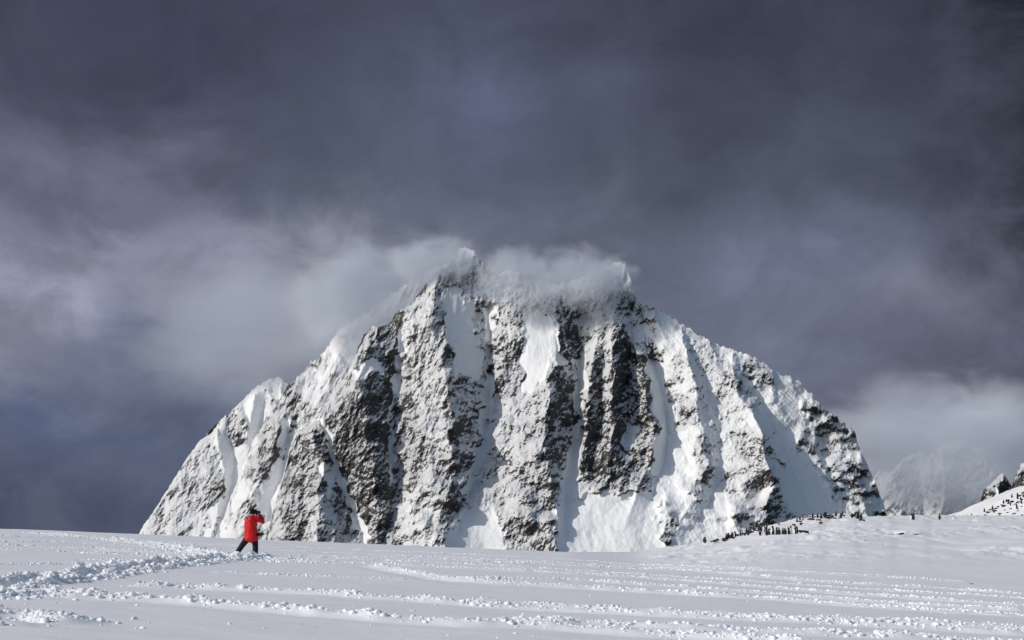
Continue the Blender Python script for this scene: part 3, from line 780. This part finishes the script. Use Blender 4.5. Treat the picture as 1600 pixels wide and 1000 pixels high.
def build_clods():
    XS, YS, SZ = [], [], []
    for pts, w, h, l in TRACK_XY:
        _, _, L = along(pts, 1)
        n = int(L * 95 * (0.5 + 0.5 * l))
        x, y, _ = along(pts, n)
        keep = fbm(x / 0.7, y / 0.9, 2, 22) > rng.uniform(-1.5, 0.1, n)
        x = x[keep]; y = y[keep]
        sc_ = 0.7 + 0.5 * sstep(-.6, .8, fbm(x / 1.5, y / 1.5, 2, 41))
        x = x + rng.normal(0, w * 0.4, len(x)); y = y + 0.10 * perlin(x / 0.9, y / 0.9, 24) + rng.normal(0, w * 0.45, len(x))
        XS.append(x); YS.append(y); SZ.append(np.clip(rng.lognormal(math.log(0.018), 0.42, len(x)) * sc_, .008, .040) * (0.8 + 0.3 * l))
    for i, (pts, w, h) in enumerate(TRAIL_XY):
        _, _, L = along(pts, 1)
        n = int(L * 420 * (w + 0.12))
        x, y, _ = along(pts, n)
        _, fr = poly_dist(x, y, pts)
        P_ = np.array(pts); seg = np.hypot(*np.diff(P_, axis=0).T); cs = np.concatenate([[0], np.cumsum(seg)]) / seg.sum()
        k_ = np.clip(np.searchsorted(cs, fr) - 1, 0, len(seg) - 1)
        nx_ = -np.diff(P_[:, 1])[k_] / seg[k_]; ny_ = np.diff(P_[:, 0])[k_] / seg[k_]
        side = np.where(rng.random(n) < .5, -1, 1) * (1.35 * w + np.abs(rng.normal(0, w * 0.5, n)))
        inside = rng.random(n) < 0.35
        off = np.where(inside, rng.normal(0, w * .6, n), side)
        XS.append(x + nx_ * off + rng.normal(0, w * .2, n)); YS.append(y + ny_ * off + rng.normal(0, w * .3, n))
        SZ.append(np.clip(rng.lognormal(math.log(0.025), 0.5, n), .012, .062))
    # churned snow round the photographer's feet, and the heap at the lower left corner
    for (px, py), n, sx, sy, sz in (((385, 873), 900, 1.0, 0.9, .032), ((330, 872), 700, 1.3, 0.8, .03), ((10, 968), 600, .40, .35, .018), ((15, 930), 500, .5, .6, .020)):
        cx, cy = on_field(px, py)
        XS.append(rng.normal(cx, sx, n)); YS.append(rng.normal(cy, sy, n)); SZ.append(np.clip(rng.lognormal(math.log(sz), 0.5, n), .010, .055))
    # stray crumbs
    n = 300
    y = 1 / rng.uniform(1 / 80, 1 / 13, n); x = rng.uniform(-.4, .4, n) * y
    XS.append(x); YS.append(y); SZ.append(np.clip(rng.lognormal(math.log(0.012), .4, n), .006, .03))
    x = np.concatenate(XS); y = np.concatenate(YS); s = np.concatenate(SZ)
    ok = (y > 8) & (y < 150) & (np.abs(x / y) < .5)
    x, y, s = x[ok], y[ok], s[ok]
    z = ground_h(x, y) + s * 0.15
    P = np.stack([x, y, z], -1)
    vis = s / y * F * 0.64
    big = vis > 2.6
    parts = []
    v1, f1 = blobs(P[big], s[big], 2)
    v2, f2 = blobs(P[~big], s[~big], 1)
    V = np.vstack([v1, v2]); Fc = np.vstack([f1, f2 + len(v1)])
    me = mesh_np('snow_clods', V, Fc, [M_CLOD], smooth=False)
    sm = np.zeros(len(Fc), dtype=bool); sm[:len(f1)] = np.repeat(rng.random(len(f1) // 80) < 0.35, 80)
    me.polygons.foreach_set('use_smooth', sm)
    tag(link('snow_clods', me), 'white clods of turned snow strewn along tracks and trodden trails', kind='stuff')
    print('clods', len(x), 'big', big.sum(), 'tris', len(Fc))
build_clods()

# ------------------------------------------------------------------ figure helpers
def tube_mesh(chains, voxel=None, smooth_it=4):
    """chains: lists of (point, rx, ry) swept as round sections; fused into one surface."""
    bm = bmesh.new()
    for ch in chains:
        pts = [Vector(c[0]) for c in ch]; ring = []
        N = 14
        for i, c in enumerate(ch):
            a = pts[max(i - 1, 0)]; b = pts[min(i + 1, len(pts) - 1)]
            t = (b - a).normalized()
            ref = Vector((0, 1, 0)) if abs(t.y) < 0.9 else Vector((1, 0, 0))
            u = ref.cross(t).normalized(); w = t.cross(u).normalized()
            rx, ry = c[1], c[2] if len(c) > 2 else c[1]
            ring.append([bm.verts.new(pts[i] + u * (rx * math.cos(k * 2 * math.pi / N)) + w * (ry * math.sin(k * 2 * math.pi / N))) for k in range(N)])
        for r0, r1 in zip(ring[:-1], ring[1:]):
            for k in range(N):
                bm.faces.new((r0[k], r0[(k + 1) % N], r1[(k + 1) % N], r1[k]))
        for r, sgn, p, c in ((ring[0], -1, pts[0], ch[0]), (ring[-1], 1, pts[-1], ch[-1])):
            t = ((pts[1] - pts[0]) if sgn < 0 else (pts[-1] - pts[-2])).normalized() * sgn
            tip = bm.verts.new(p + t * min(c[1], c[2] if len(c) > 2 else c[1]) * 0.5)
            for k in range(N):
                f = (r[k], tip, r[(k + 1) % N]) if sgn < 0 else (r[k], r[(k + 1) % N], tip)
                bm.faces.new(f)
    bmesh.ops.recalc_face_normals(bm, faces=bm.faces)
    me = bpy.data.meshes.new('tmp'); bm.to_mesh(me); bm.free()
    if voxel:
        o = bpy.data.objects.new('tmp', me); COL.objects.link(o)
        r = o.modifiers.new('r', 'REMESH'); r.mode = 'VOXEL'; r.voxel_size = voxel
        s = o.modifiers.new('s', 'SMOOTH'); s.factor = 0.5; s.iterations = smooth_it
        dg = bpy.context.evaluated_depsgraph_get()
        m2 = bpy.data.meshes.new_from_object(o.evaluated_get(dg))
        bpy.data.objects.remove(o); bpy.data.meshes.remove(me)
        me = m2
    me.polygons.foreach_set('use_smooth', np.ones(len(me.polygons), dtype=bool))
    return me

def part(name, me, mat, parent):
    me.name = name
    me.materials.clear(); me.materials.append(mat)
    return link(name, me, parent)

M_RED = mat_plain('red_parka_fabric', (0.60, 0.008, 0.012), 0.6, 0.3, 0.12, 14, 0.25)
M_BLACK = mat_plain('black_fabric', (0.010, 0.010, 0.012), 0.75, 0.25, 0.3, 20, 0.25)
M_HAT = mat_plain('dark_wool', (0.018, 0.014, 0.012), 0.9, 0.15, 0.35, 60, 0.4)
M_SKIN = mat_plain('skin', (0.42, 0.24, 0.17), 0.5, 0.4, 0.08, 12)
M_GREY = mat_plain('grey_strap', (0.16, 0.16, 0.17), 0.7, 0.3, 0.2, 40)
M_CAM = mat_plain('black_camera_body', (0.014, 0.014, 0.015), 0.45, 0.5, 0.15, 30)
M_GLASS = mat_plain('lens_glass', (0.02, 0.02, 0.03), 0.08, 0.8, 0.1, 10)

def bezier(p0, p1, p2, n):
    return [p0 * (1 - t) ** 2 + p1 * 2 * t * (1 - t) + p2 * t * t for t in [i / (n - 1) for i in range(n)]]

def build_person():
    ox, oy = on_field(385, 867)
    oz = float(ground_h(np.array([ox]), np.array([oy]), False)[0])
    root = bpy.data.objects.new('person', None); COL.objects.link(root)
    root.location = (ox, oy, oz)
    tag(root, 'person in red parka and black trousers, back turned, photographing the mountain', 'person')
    V = Vector
    fwd = V((0.62, 0.78, 0)).normalized(); side = V((fwd.y, -fwd.x, 0))
    pel = V((0.17, 0, 0.66)); chest = V((0.15, 0.0, 1.08)); neck = V((0.165, 0.02, 1.26)); head = V((0.185, 0.05, 1.405))
    ls = V((-0.03, -0.03, 1.185)); rs = V((0.325, 0.03, 1.20))
    re = V((0.515, 0.14, 1.085)); rh = V((0.375, 0.27, 1.355))
    le = V((0.10, 0.36, 1.05)); lh = V((0.275, 0.30, 1.33))
    lhip = pel + V((-0.085, 0, -0.05)); rhip = pel + V((0.09, 0, -0.05))
    lk = V((-0.155, 0.03, 0.30)); lf = V((-0.43, 0.0, -0.12))
    rk = V((0.285, 0.06, 0.28)); rf = V((0.285, 0.02, -0.17))
    # the body: one surface with head, neck, trunk, arms, legs
    body = tube_mesh([
        [(pel, .15, .11), (V((0.16, 0, .85)), .145, .105), (chest, .17, .12), (V((0.16, .01, 1.2)), .12, .09), (neck, .062, .062), (head - V((0, 0, .06)), .068, .078)],
        [(head - V((0, 0, .085)), .05, .06), (head - V((0, 0, .05)), .072, .085), (head, .078, .095), (head + V((0, 0, .06)), .07, .085), (head + V((0, 0, .1)), .04, .05)],
        [(head + fwd * .085 + V((0, 0, .0)), .014), (head + fwd * .108 + V((0, 0, -.03)), .017), (head + fwd * .09 + V((0, 0, -.04)), .014)],      # nose
        [(head + side * .074 + V((0, 0, .02)), .010, .02), (head + side * .088 + V((0, 0, -.02)), .012, .022)],
        [(head - side * .074 + V((0, 0, .02)), .010, .02), (head - side * .088 + V((0, 0, -.02)), .012, .022)],
        [(rs, .06), (rs.lerp(re, .5), .054), (re, .044), (re.lerp(rh, .5), .040), (rh, .030)],
        [(ls, .06), (ls.lerp(le, .5), .054), (le, .044), (le.lerp(lh, .5), .040), (lh, .030)],
        [(lhip, .092), (lhip.lerp(lk, .5), .080), (lk, .060), (lk.lerp(lf, .5), .054), (lf, .040)],
        [(rhip, .092), (rhip.lerp(rk, .5), .080), (rk, .060), (rk.lerp(rf, .5), .054), (rf, .040)],
    ], 0.011, 3)
    b = part('body', body, M_SKIN, root)
    # parka: long, boxy, hem flared below the hips, sleeves to the wrists, hood folded on the back
    jacket = tube_mesh([
        [(V((0.155, 0, .475)), .232, .165), (V((0.155, 0, .56)), .226, .165), (V((0.15, 0, .72)), .212, .155), (V((0.14, 0, .90)), .205, .15),
         (V((0.145, 0, 1.06)), .215, .148), (V((0.15, 0, 1.17)), .195, .125), (V((0.16, .01, 1.235)), .12, .09), (V((0.165, .02, 1.275)), .085, .08)],
        [(ls + V((.05, 0, -.02)), .095), (ls.lerp(le, .35), .088), (le, .078), (le.lerp(lh, .55), .068), (lh - (lh - le).normalized() * .05, .052)],
        [(rs + V((-.05, 0, -.02)), .095), (rs.lerp(re, .4), .088), (re, .080), (re.lerp(rh, .5), .070), (rh - (rh - re).normalized() * .05, .052)],
        [(V((0.08, -.12, 1.17)), .07, .05), (V((0.16, -.15, 1.15)), .085, .06), (V((0.24, -.12, 1.18)), .07, .05)],
    ], 0.012, 4)
    # cloth folds
    co = np.empty(len(jacket.vertices) * 3, dtype=np.float32); jacket.vertices.foreach_get('co', co); co = co.reshape(-1, 3)
    nr = np.empty(len(jacket.vertices) * 3, dtype=np.float32); jacket.vertices.foreach_get('normal', nr); nr = nr.reshape(-1, 3)
    fold = 0.012 * ridged(co[:, 0] / .16 + co[:, 1] / .2, co[:, 2] / .22 + co[:, 0] / .3, 2, 77) + 0.006 * fbm(co[:, 0] / .07, co[:, 2] / .09, 2, 78)
    co += nr * fold[:, None].astype(np.float32)
    jacket.vertices.foreach_set('co', co.ravel()); jacket.update()
    j = part('parka', jacket, M_RED, root)
    hem = tube_mesh([[(V((0.155, 0, .468)), .228, .162), (V((0.155, 0, .49)), .236, .170)]], 0.012, 1)
    part('hem_band', hem, M_RED, j)
    hood = tube_mesh([[(V((-0.02, -.07, 1.225)), .035, .028), (V((0.05, -.12, 1.245)), .042, .035), (V((0.13, -.13, 1.235)), .035, .03)]], 0.01, 2)
    part('hood_trim', hood, M_GREY, j)
    trousers = tube_mesh([
        [(pel + V((0, 0, -.04)), .19, .13), (pel + V((0, 0, -.16)), .17, .125)],
        [(lhip, .115), (lhip.lerp(lk, .5), .108), (lk, .092), (lk.lerp(lf, .5), .084), (lf, .074)],
        [(rhip, .115), (rhip.lerp(rk, .5), .110), (rk, .094), (rk.lerp(rf, .5), .090), (rf, .082)],
    ], 0.013, 3)
    part('trousers', trousers, M_BLACK, root)
    for f_, dr in ((lf, V((-.05, .14, -.02))), (rf, V((.04, .15, -.02)))):
        part('boot', tube_mesh([[(f_ + V((0, -.05, .06)), .075), (f_ + V((0, 0, -.03)), .07, .06), (f_ + dr, .05, .04)]], 0.012, 2), M_BLACK, root)
    hat = tube_mesh([[(head + V((0, -.005, -.045)), .088, .100), (head + V((0, -.005, .02)), .094, .108), (head + V((0, -.005, .075)), .086, .100), (head + V((0, -.005, .115)), .055, .065)]], 0.010, 3)
    h = part('knit_hat', hat, M_HAT, root)
    part('hat_cuff', tube_mesh([[(head + V((0, -.005, -.05)), .094, .107), (head + V((0, -.005, -.015)), .098, .111)]], 0.009, 1), M_HAT, h)
    # gloved hands, each with palm, four fingers and a thumb closed on the camera
    def hand(wrist, elbow, up, inward):
        d = (wrist - elbow).normalized()
        palm = wrist + d * .05
        ch = [[(wrist, .032, .026), (palm, .044, .026), (palm + d * .04, .042, .024)]]
        for i, ln in enumerate((.066, .074, .068, .052)):
            o = palm + d * .035 + inward.cross(d).normalized() * ((i - 1.5) * .021)
            ch.append([(o, .011), (o + d * ln * .45 + inward * .012, .0105), (o + d * ln * .6 + inward * .038, .010), (o + d * ln * .5 + inward * .06, .009)])
        o = palm - d * .015 + inward.cross(d).normalized() * .04
        ch.append([(o, .013), (o + d * .03 + inward * .02, .012), (o + d * .045 + inward * .045, .010)])
        return tube_mesh(ch, 0.006, 2)
    part('glove', hand(rh, re, V((0, 0, 1)), -side), M_BLACK, root)
    part('glove', hand(lh, le, V((0, 0, 1)), side), M_BLACK, root)
    # the camera held to the eye
    cam_o = bpy.data.objects.new('camera_in_hands', None); COL.objects.link(cam_o)
    cam_o.name = 'photo_camera'
    cl = head + fwd * .155 + V((0.0, 0, .005))
    cam_o.location = root.location + cl
    cam_o.rotation_euler = (0, 0, math.atan2(-fwd.x, fwd.y))
    tag(cam_o, 'black camera held up to the eye by the person in red', 'camera')
    def box(sx, sy, sz, bev, off):
        bm = bmesh.new(); bmesh.ops.create_cube(bm, size=1.0)
        for v in bm.verts: v.co = Vector((v.co.x * sx, v.co.y * sy, v.co.z * sz)) + Vector(off)
        bmesh.ops.bevel(bm, geom=list(bm.edges), offset=bev, segments=2, affect='EDGES')
        me = bpy.data.meshes.new('b'); bm.to_mesh(me); bm.free(); return me
    def cyl(r, l, off):
        return tube_mesh([[(Vector(off), r), (Vector(off) + Vector((0, l * .5, 0)), r), (Vector(off) + Vector((0, l, 0)), r * 1.05)]])
    part('camera_body', box(.15, .075, .10, .012, (0, 0, 0)), M_CAM, cam_o)
    part('viewfinder', box(.06, .06, .035, .008, (0, -.005, .064)), M_CAM, cam_o)
    ln = part('lens', cyl(.042, .12, (0, .04, -.005)), M_CAM, cam_o)
    part('front_glass', cyl(.034, .008, (0, .185, -.005)), M_GLASS, ln)

    # second camera hanging at the hip
    hip = bpy.data.objects.new('hanging_camera', None); COL.objects.link(hip)
    hip.location = root.location + V((0.405, -.02, .665)); hip.rotation_euler = (math.radians(12), math.radians(-18), math.radians(-70))
    tag(hip, 'black camera hanging on its strap at the right hip of the red parka', 'camera')
    part('camera_body', box(.15, .08, .11, .012, (0, 0, 0)), M_CAM, hip)
    part('grip', box(.035, .05, .1, .01, (.075, .03, 0)), M_CAM, hip)
    ln = part('lens', cyl(.042, .11, (0, .04, -.01)), M_CAM, hip)
    part('front_glass', cyl(.034, .008, (0, .175, -.01)), M_GLASS, ln)
build_person()

# ------------------------------------------------------------------ penguins and rocks
M_PENG_B = mat_plain('penguin_black', (0.012, 0.012, 0.014), 0.6, 0.3, 0.3, 30)
M_PENG_W = mat_plain('penguin_white', (0.78, 0.77, 0.74), 0.7, 0.2, 0.05, 30)
M_PENG_O = mat_plain('penguin_bill', (0.55, 0.16, 0.03), 0.5, 0.3, 0.1, 30)
M_ROCK = mat_plain('dark_rock', (0.028, 0.026, 0.025), 0.85, 0.2, 0.5, 6, 0.6)

def penguin_mesh(lie=False):
    """Standing penguin facing +Y, 0.72 m tall, feet at the origin: one continuous body."""
    secs = [  # z, half width, half depth, y offset
        (.015, .05, .06, .01), (.05, .105, .105, 0), (.14, .128, .125, .005), (.26, .128, .125, .015), (.38, .110, .108, .012), (.46, .078, .082, .005),
        (.52, .058, .064, .008), (.57, .062, .072, .018), (.62, .058, .068, .02), (.66, .036, .042, .015), (.675, .01, .012, .012)]
    N = 14; bm = bmesh.new(); rings = []
    for z, w, d, o in secs:
        rings.append([bm.verts.new((w * math.sin(2 * math.pi * k / N), o + d * math.cos(2 * math.pi * k / N), z)) for k in range(N)])
    for i in range(len(rings) - 1):
        for k in range(N):
            f = bm.faces.new((rings[i][k], rings[i][(k + 1) % N], rings[i + 1][(k + 1) % N], rings[i + 1][k]))
            mid = (k + .5) % N
            front = min(mid, N - mid) < 3.4
            f.material_index = 1 if (front and i < 5) else 0
    bm.faces.new(rings[0][::-1]); bm.faces.new(rings[-1])
    # bill
    f = [bm.verts.new(p) for p in ((-.016, .082, .592), (.016, .082, .592), (.014, .082, .615), (-.014, .082, .615), (0, .155, .596))]
    for q in ((0, 1, 4), (1, 2, 4), (2, 3, 4), (3, 0, 4)):
        bm.faces.new([f[i] for i in q]).material_index = 2
    # flippers
    for s in (-1, 1):
        p = [bm.verts.new((s * x, y, z)) for x, y, z in ((.095, .035, .42), (.095, -.045, .42), (.165, .02, .30), (.165, -.055, .29), (.185, -.02, .17), (.178, -.05, .165),
                                                          (.080, .0, .41), (.150, -.015, .29))]
        for q in ((0, 2, 3, 1), (2, 4, 5, 3), (6, 1, 3, 7), (6, 7, 2, 0), (7, 3, 5), (7, 4, 2), (7, 5, 4)):
            bm.faces.new([p[i] for i in (q if s > 0 else q[::-1])])
    # tail and feet
    t = [bm.verts.new(p) for p in ((-.05, -.08, .07), (.05, -.08, .07), (0, -.20, .015), (0, -.09, .02))]
    for q in ((0, 2, 1), (0, 3, 2), (1, 2, 3)): bm.faces.new([t[i] for i in q])
    for s in (-1, 1):
        q = [bm.verts.new((s * .055 + dx, dy, dz)) for dx, dy, dz in ((-.025, .03, .03), (.025, .03, .03), (.04, .13, .0), (-.04, .13, .0), (0, .02, .0))]
        for r in ((0, 1, 2, 3), (0, 3, 4), (1, 4, 2)): bm.faces.new([q[i] for i in r]).material_index = 2
    bmesh.ops.recalc_face_normals(bm, faces=bm.faces)
    if lie:
        bmesh.ops.rotate(bm, verts=bm.verts, cent=(0, 0, 0), matrix=Matrix.Rotation(math.radians(-82), 3, 'X'))
        for v in bm.verts: v.co.z += .105
        for v in bm.verts: v.co.y -= .3
    me = bpy.data.meshes.new('penguin'); bm.to_mesh(me); bm.free()
    for m in (M_PENG_B, M_PENG_W, M_PENG_O): me.materials.append(m)
    me.polygons.foreach_set('use_smooth', np.ones(len(me.polygons), dtype=bool))
    return me
PENG, PENG_L = penguin_mesh(), penguin_mesh(True)

def rock_mesh(seed):
    v, f = ico(2)
    r = np.random.default_rng(seed)
    n = 0.28 * fbm(v[:, 0] * 1.3 + seed, v[:, 1] * 1.3 + v[:, 2], 3, seed % 50) + r.normal(0, .05, len(v))
    v = v * (1 + n)[:, None] * np.array([1, .7, .5])
    v[:, 2] = np.maximum(v[:, 2], -.35)
    return mesh_np('rock', v, f, [M_ROCK], smooth=False)
ROCKS = [rock_mesh(s) for s in (3, 11, 19, 27, 35)]

def spot(px, py, hill=False):
    """Where the line of sight through a photo point meets the mound (or the right hill)."""
    Y = np.linspace(190, 262, 300) if hill else np.linspace(40, 179, 700)
    X = (px - PX0) / F * Y
    Z = hill_h(X, Y) if hill else ground_h(X, Y, False)
    row = PYH - (Z - EYE) / Y * F
    k = np.nonzero(row <= py)[0]
    i = k[0] if len(k) else int(np.argmin(row))
    return float(X[i]), float(Y[i]), float(Z[i])

def put_penguin(px, py, label, group, lie=False, hill=False, h=0.72, lean=0.0, face=None):
    x, y, z = spot(px, py, hill)
    o = link('penguin', PENG_L if lie else PENG)
    o.location = (x, y, z - 0.02)
    s = h / 0.675 * random.uniform(.92, 1.06)
    o.scale = (s, s, s)
    o.rotation_euler = (0, lean, random.gauss(0, 0.95) if face is None else face)
    tag(o, label, 'penguin', group)
    return o
def put_rock(px, py, w, label, group=None, hill=False, flat=1.0):
    x, y, z = spot(px, py, hill)
    o = link('rock', random.choice(ROCKS))
    k = w / F * y / 2
    o.location = (x, y, z - k * .05)
    o.scale = (k, k, k * flat); o.rotation_euler = (0, random.uniform(-.2, .2), random.uniform(-.5, .5))
    tag(o, label, 'rock', group)

def crest_row(px):
    return float(np.interp(px, EDGE_X, EDGE_Y))
R_ = random.Random(5)
ORD = 'first second third fourth fifth sixth seventh eighth ninth tenth eleventh twelfth thirteenth fourteenth fifteenth sixteenth seventeenth eighteenth nineteenth twentieth'.split()
# colony along the left slope of the mound
for i in range(46):
    px = R_.choice((R_.uniform(1092, 1236), R_.uniform(1120, 1200)))
    d = abs(R_.gauss(0, 2.2))
    put_penguin(px, crest_row(px) + d, 'tiny dark penguin in the line along the left slope of the snow mound', 'penguins along the left slope of the mound', lie=R_.random() < .4, h=.54, lean=R_.uniform(-.12, .12))
# crowd on the top of the mound
for i in range(44):
    px = R_.choice((R_.uniform(1236, 1345), R_.gauss(1290, 18), R_.gauss(1338, 6)))
    put_penguin(px, crest_row(px) + abs(R_.gauss(0, 2.4)), 'tiny dark penguin in the crowd on top of the snow mound', 'penguins on top of the mound', lie=R_.random() < .5, h=.52, lean=R_.uniform(-.12, .12))
# front row below the colony
row = sorted(px + R_.uniform(-2, 2) for px in (1171, 1186, 1190, 1197, 1200, 1203, 1206, 1209, 1216, 1219, 1223, 1225, 1228, 1230, 1233, 1236, 1241, 1244, 1246))
for i, px in enumerate(row):
    put_penguin(px, 836.5 - 0.04 * (px - 1190) + R_.uniform(-.8, .8), ORD[i] + ' penguin from the left in the short front row below the colony', 'penguins of the front row', h=.54 * R_.uniform(.8, 1.15), lean=R_.uniform(-.25, .25))
put_penguin(1251, 834, 'nearer of two penguins lying flat past the right end of the front row', 'penguins lying by the front row', lie=True, h=.7, face=1.5)
put_penguin(1257, 834.5, 'farther right of two penguins lying flat past the front row', 'penguins lying by the front row', lie=True, h=.7, face=1.5)
# single ones on the far edge right of the mound
put_penguin(1424, 812, 'left one of two penguins close together on the snow edge', None, h=.52, lean=-.25)
put_penguin(1427.5, 812, 'right one of two penguins close together on the snow edge', None, h=.56, lean=-.1)
put_penguin(1468, 812, 'lone penguin standing upright on the snow edge under the grey mist', None, h=.54)
put_penguin(1490, 812, 'penguin on the snow edge nearest the foot of the right hill', None, h=.45)
# stragglers on the mound's front
for i, (px, py) in enumerate(sorted(((1249, 817), (1252, 820.5), (1270, 814), (1279, 815), (1283, 819), (1240, 823), (1296, 811), (1303, 812)))):
    put_penguin(px, py, ORD[i] + ' from the left of the dark penguins lying on open snow below the mound top', 'penguins lying below the mound top', lie=True, h=.6)
# hill at the right edge
for px, py in ((1538, 800), (1550, 799), (1553, 801), (1551, 796), (1573, 785), (1576, 786), (1568, 787), (1579, 790), (1589, 796), (1588.5, 793), (1590, 780), (1595, 782), (1596, 787), (1581, 778), (1590, 776), (1518, 809), (1511, 811), (1599, 777)):
    put_penguin(px, py, 'small penguin among the rocks on the right-hand snow hill', 'penguins on the right hill', hill=True, h=.72)
for px, py, w in ((1545, 801, 7), (1558, 795, 7), (1570, 791, 9), (1563, 803, 6), (1562, 806, 6), (1571, 797, 4), (1553, 810, 7), (1568, 807, 6), (1585, 803, 7), (1597, 792, 4), (1577, 787, 6), (1594, 775, 9), (1524, 808, 6), (1528, 806, 5), (1600, 770, 7), (1548, 797, 6), (1556, 798, 5), (1561, 792, 6), (1566, 789, 5), (1575, 782, 7), (1583, 784, 8), (1587, 788, 5), (1592, 785, 7), (1598, 781, 6), (1580, 795, 5), (1575, 801, 5), (1592, 799, 6), (1540, 805, 5), (1598, 806, 5)):
    put_rock(px, py, w * 1.25, 'dark rock poking through snow on the right-hand hill', 'rocks on the right hill', hill=True, flat=.8)
# rocks on the mound
for i in range(36):
    px = R_.choice((R_.gauss(1272, 14), R_.gauss(1300, 12), R_.gauss(1338, 5)))
    put_rock(px, crest_row(px) + abs(R_.gauss(0, 2.0)), R_.uniform(3, 8), 'small black rock among the penguins on the mound top', 'rocks on the mound top', flat=.9)
for px, py, w, lab in (
        (1407, 834.5, 11, 'long flat dark rock on open snow right of the mound'), (1396, 835, 4.5, 'small dark rock just left of the long flat rock'),
        (1426, 838, 6.5, 'lowest of the three black rocks clustered right of the mound'), (1431, 835, 7, 'middle one of the three black rocks clustered right of the mound'),
        (1437, 835, 7.5, 'rightmost of the three black rocks clustered right of the mound'),
        (1518.5, 912.5, 6.5, 'lone black rock at the foot of the mound, far right'),
        (1352, 845, 4, 'small dark rock on the bare snow below the mound'), (1374, 844, 3, 'tiny dark rock on the bare snow nearest the long flat rock'), (1379, 850, 3, 'tiny dark rock lowest on the bare snow of the mound'),
        (1134, 909.5, 9, 'flat grey rock among the snow tracks below the colony'), (1516, 920, 9, 'low dark rock in the tracks under the lone black rock'),
        (1078, 852, 4.5, 'leftmost small dark rock on the mound edge'), (1087.5, 850.5, 3.5, 'second small dark rock from the left on the mound edge')):
    put_rock(px, py, w, lab, flat=.62)
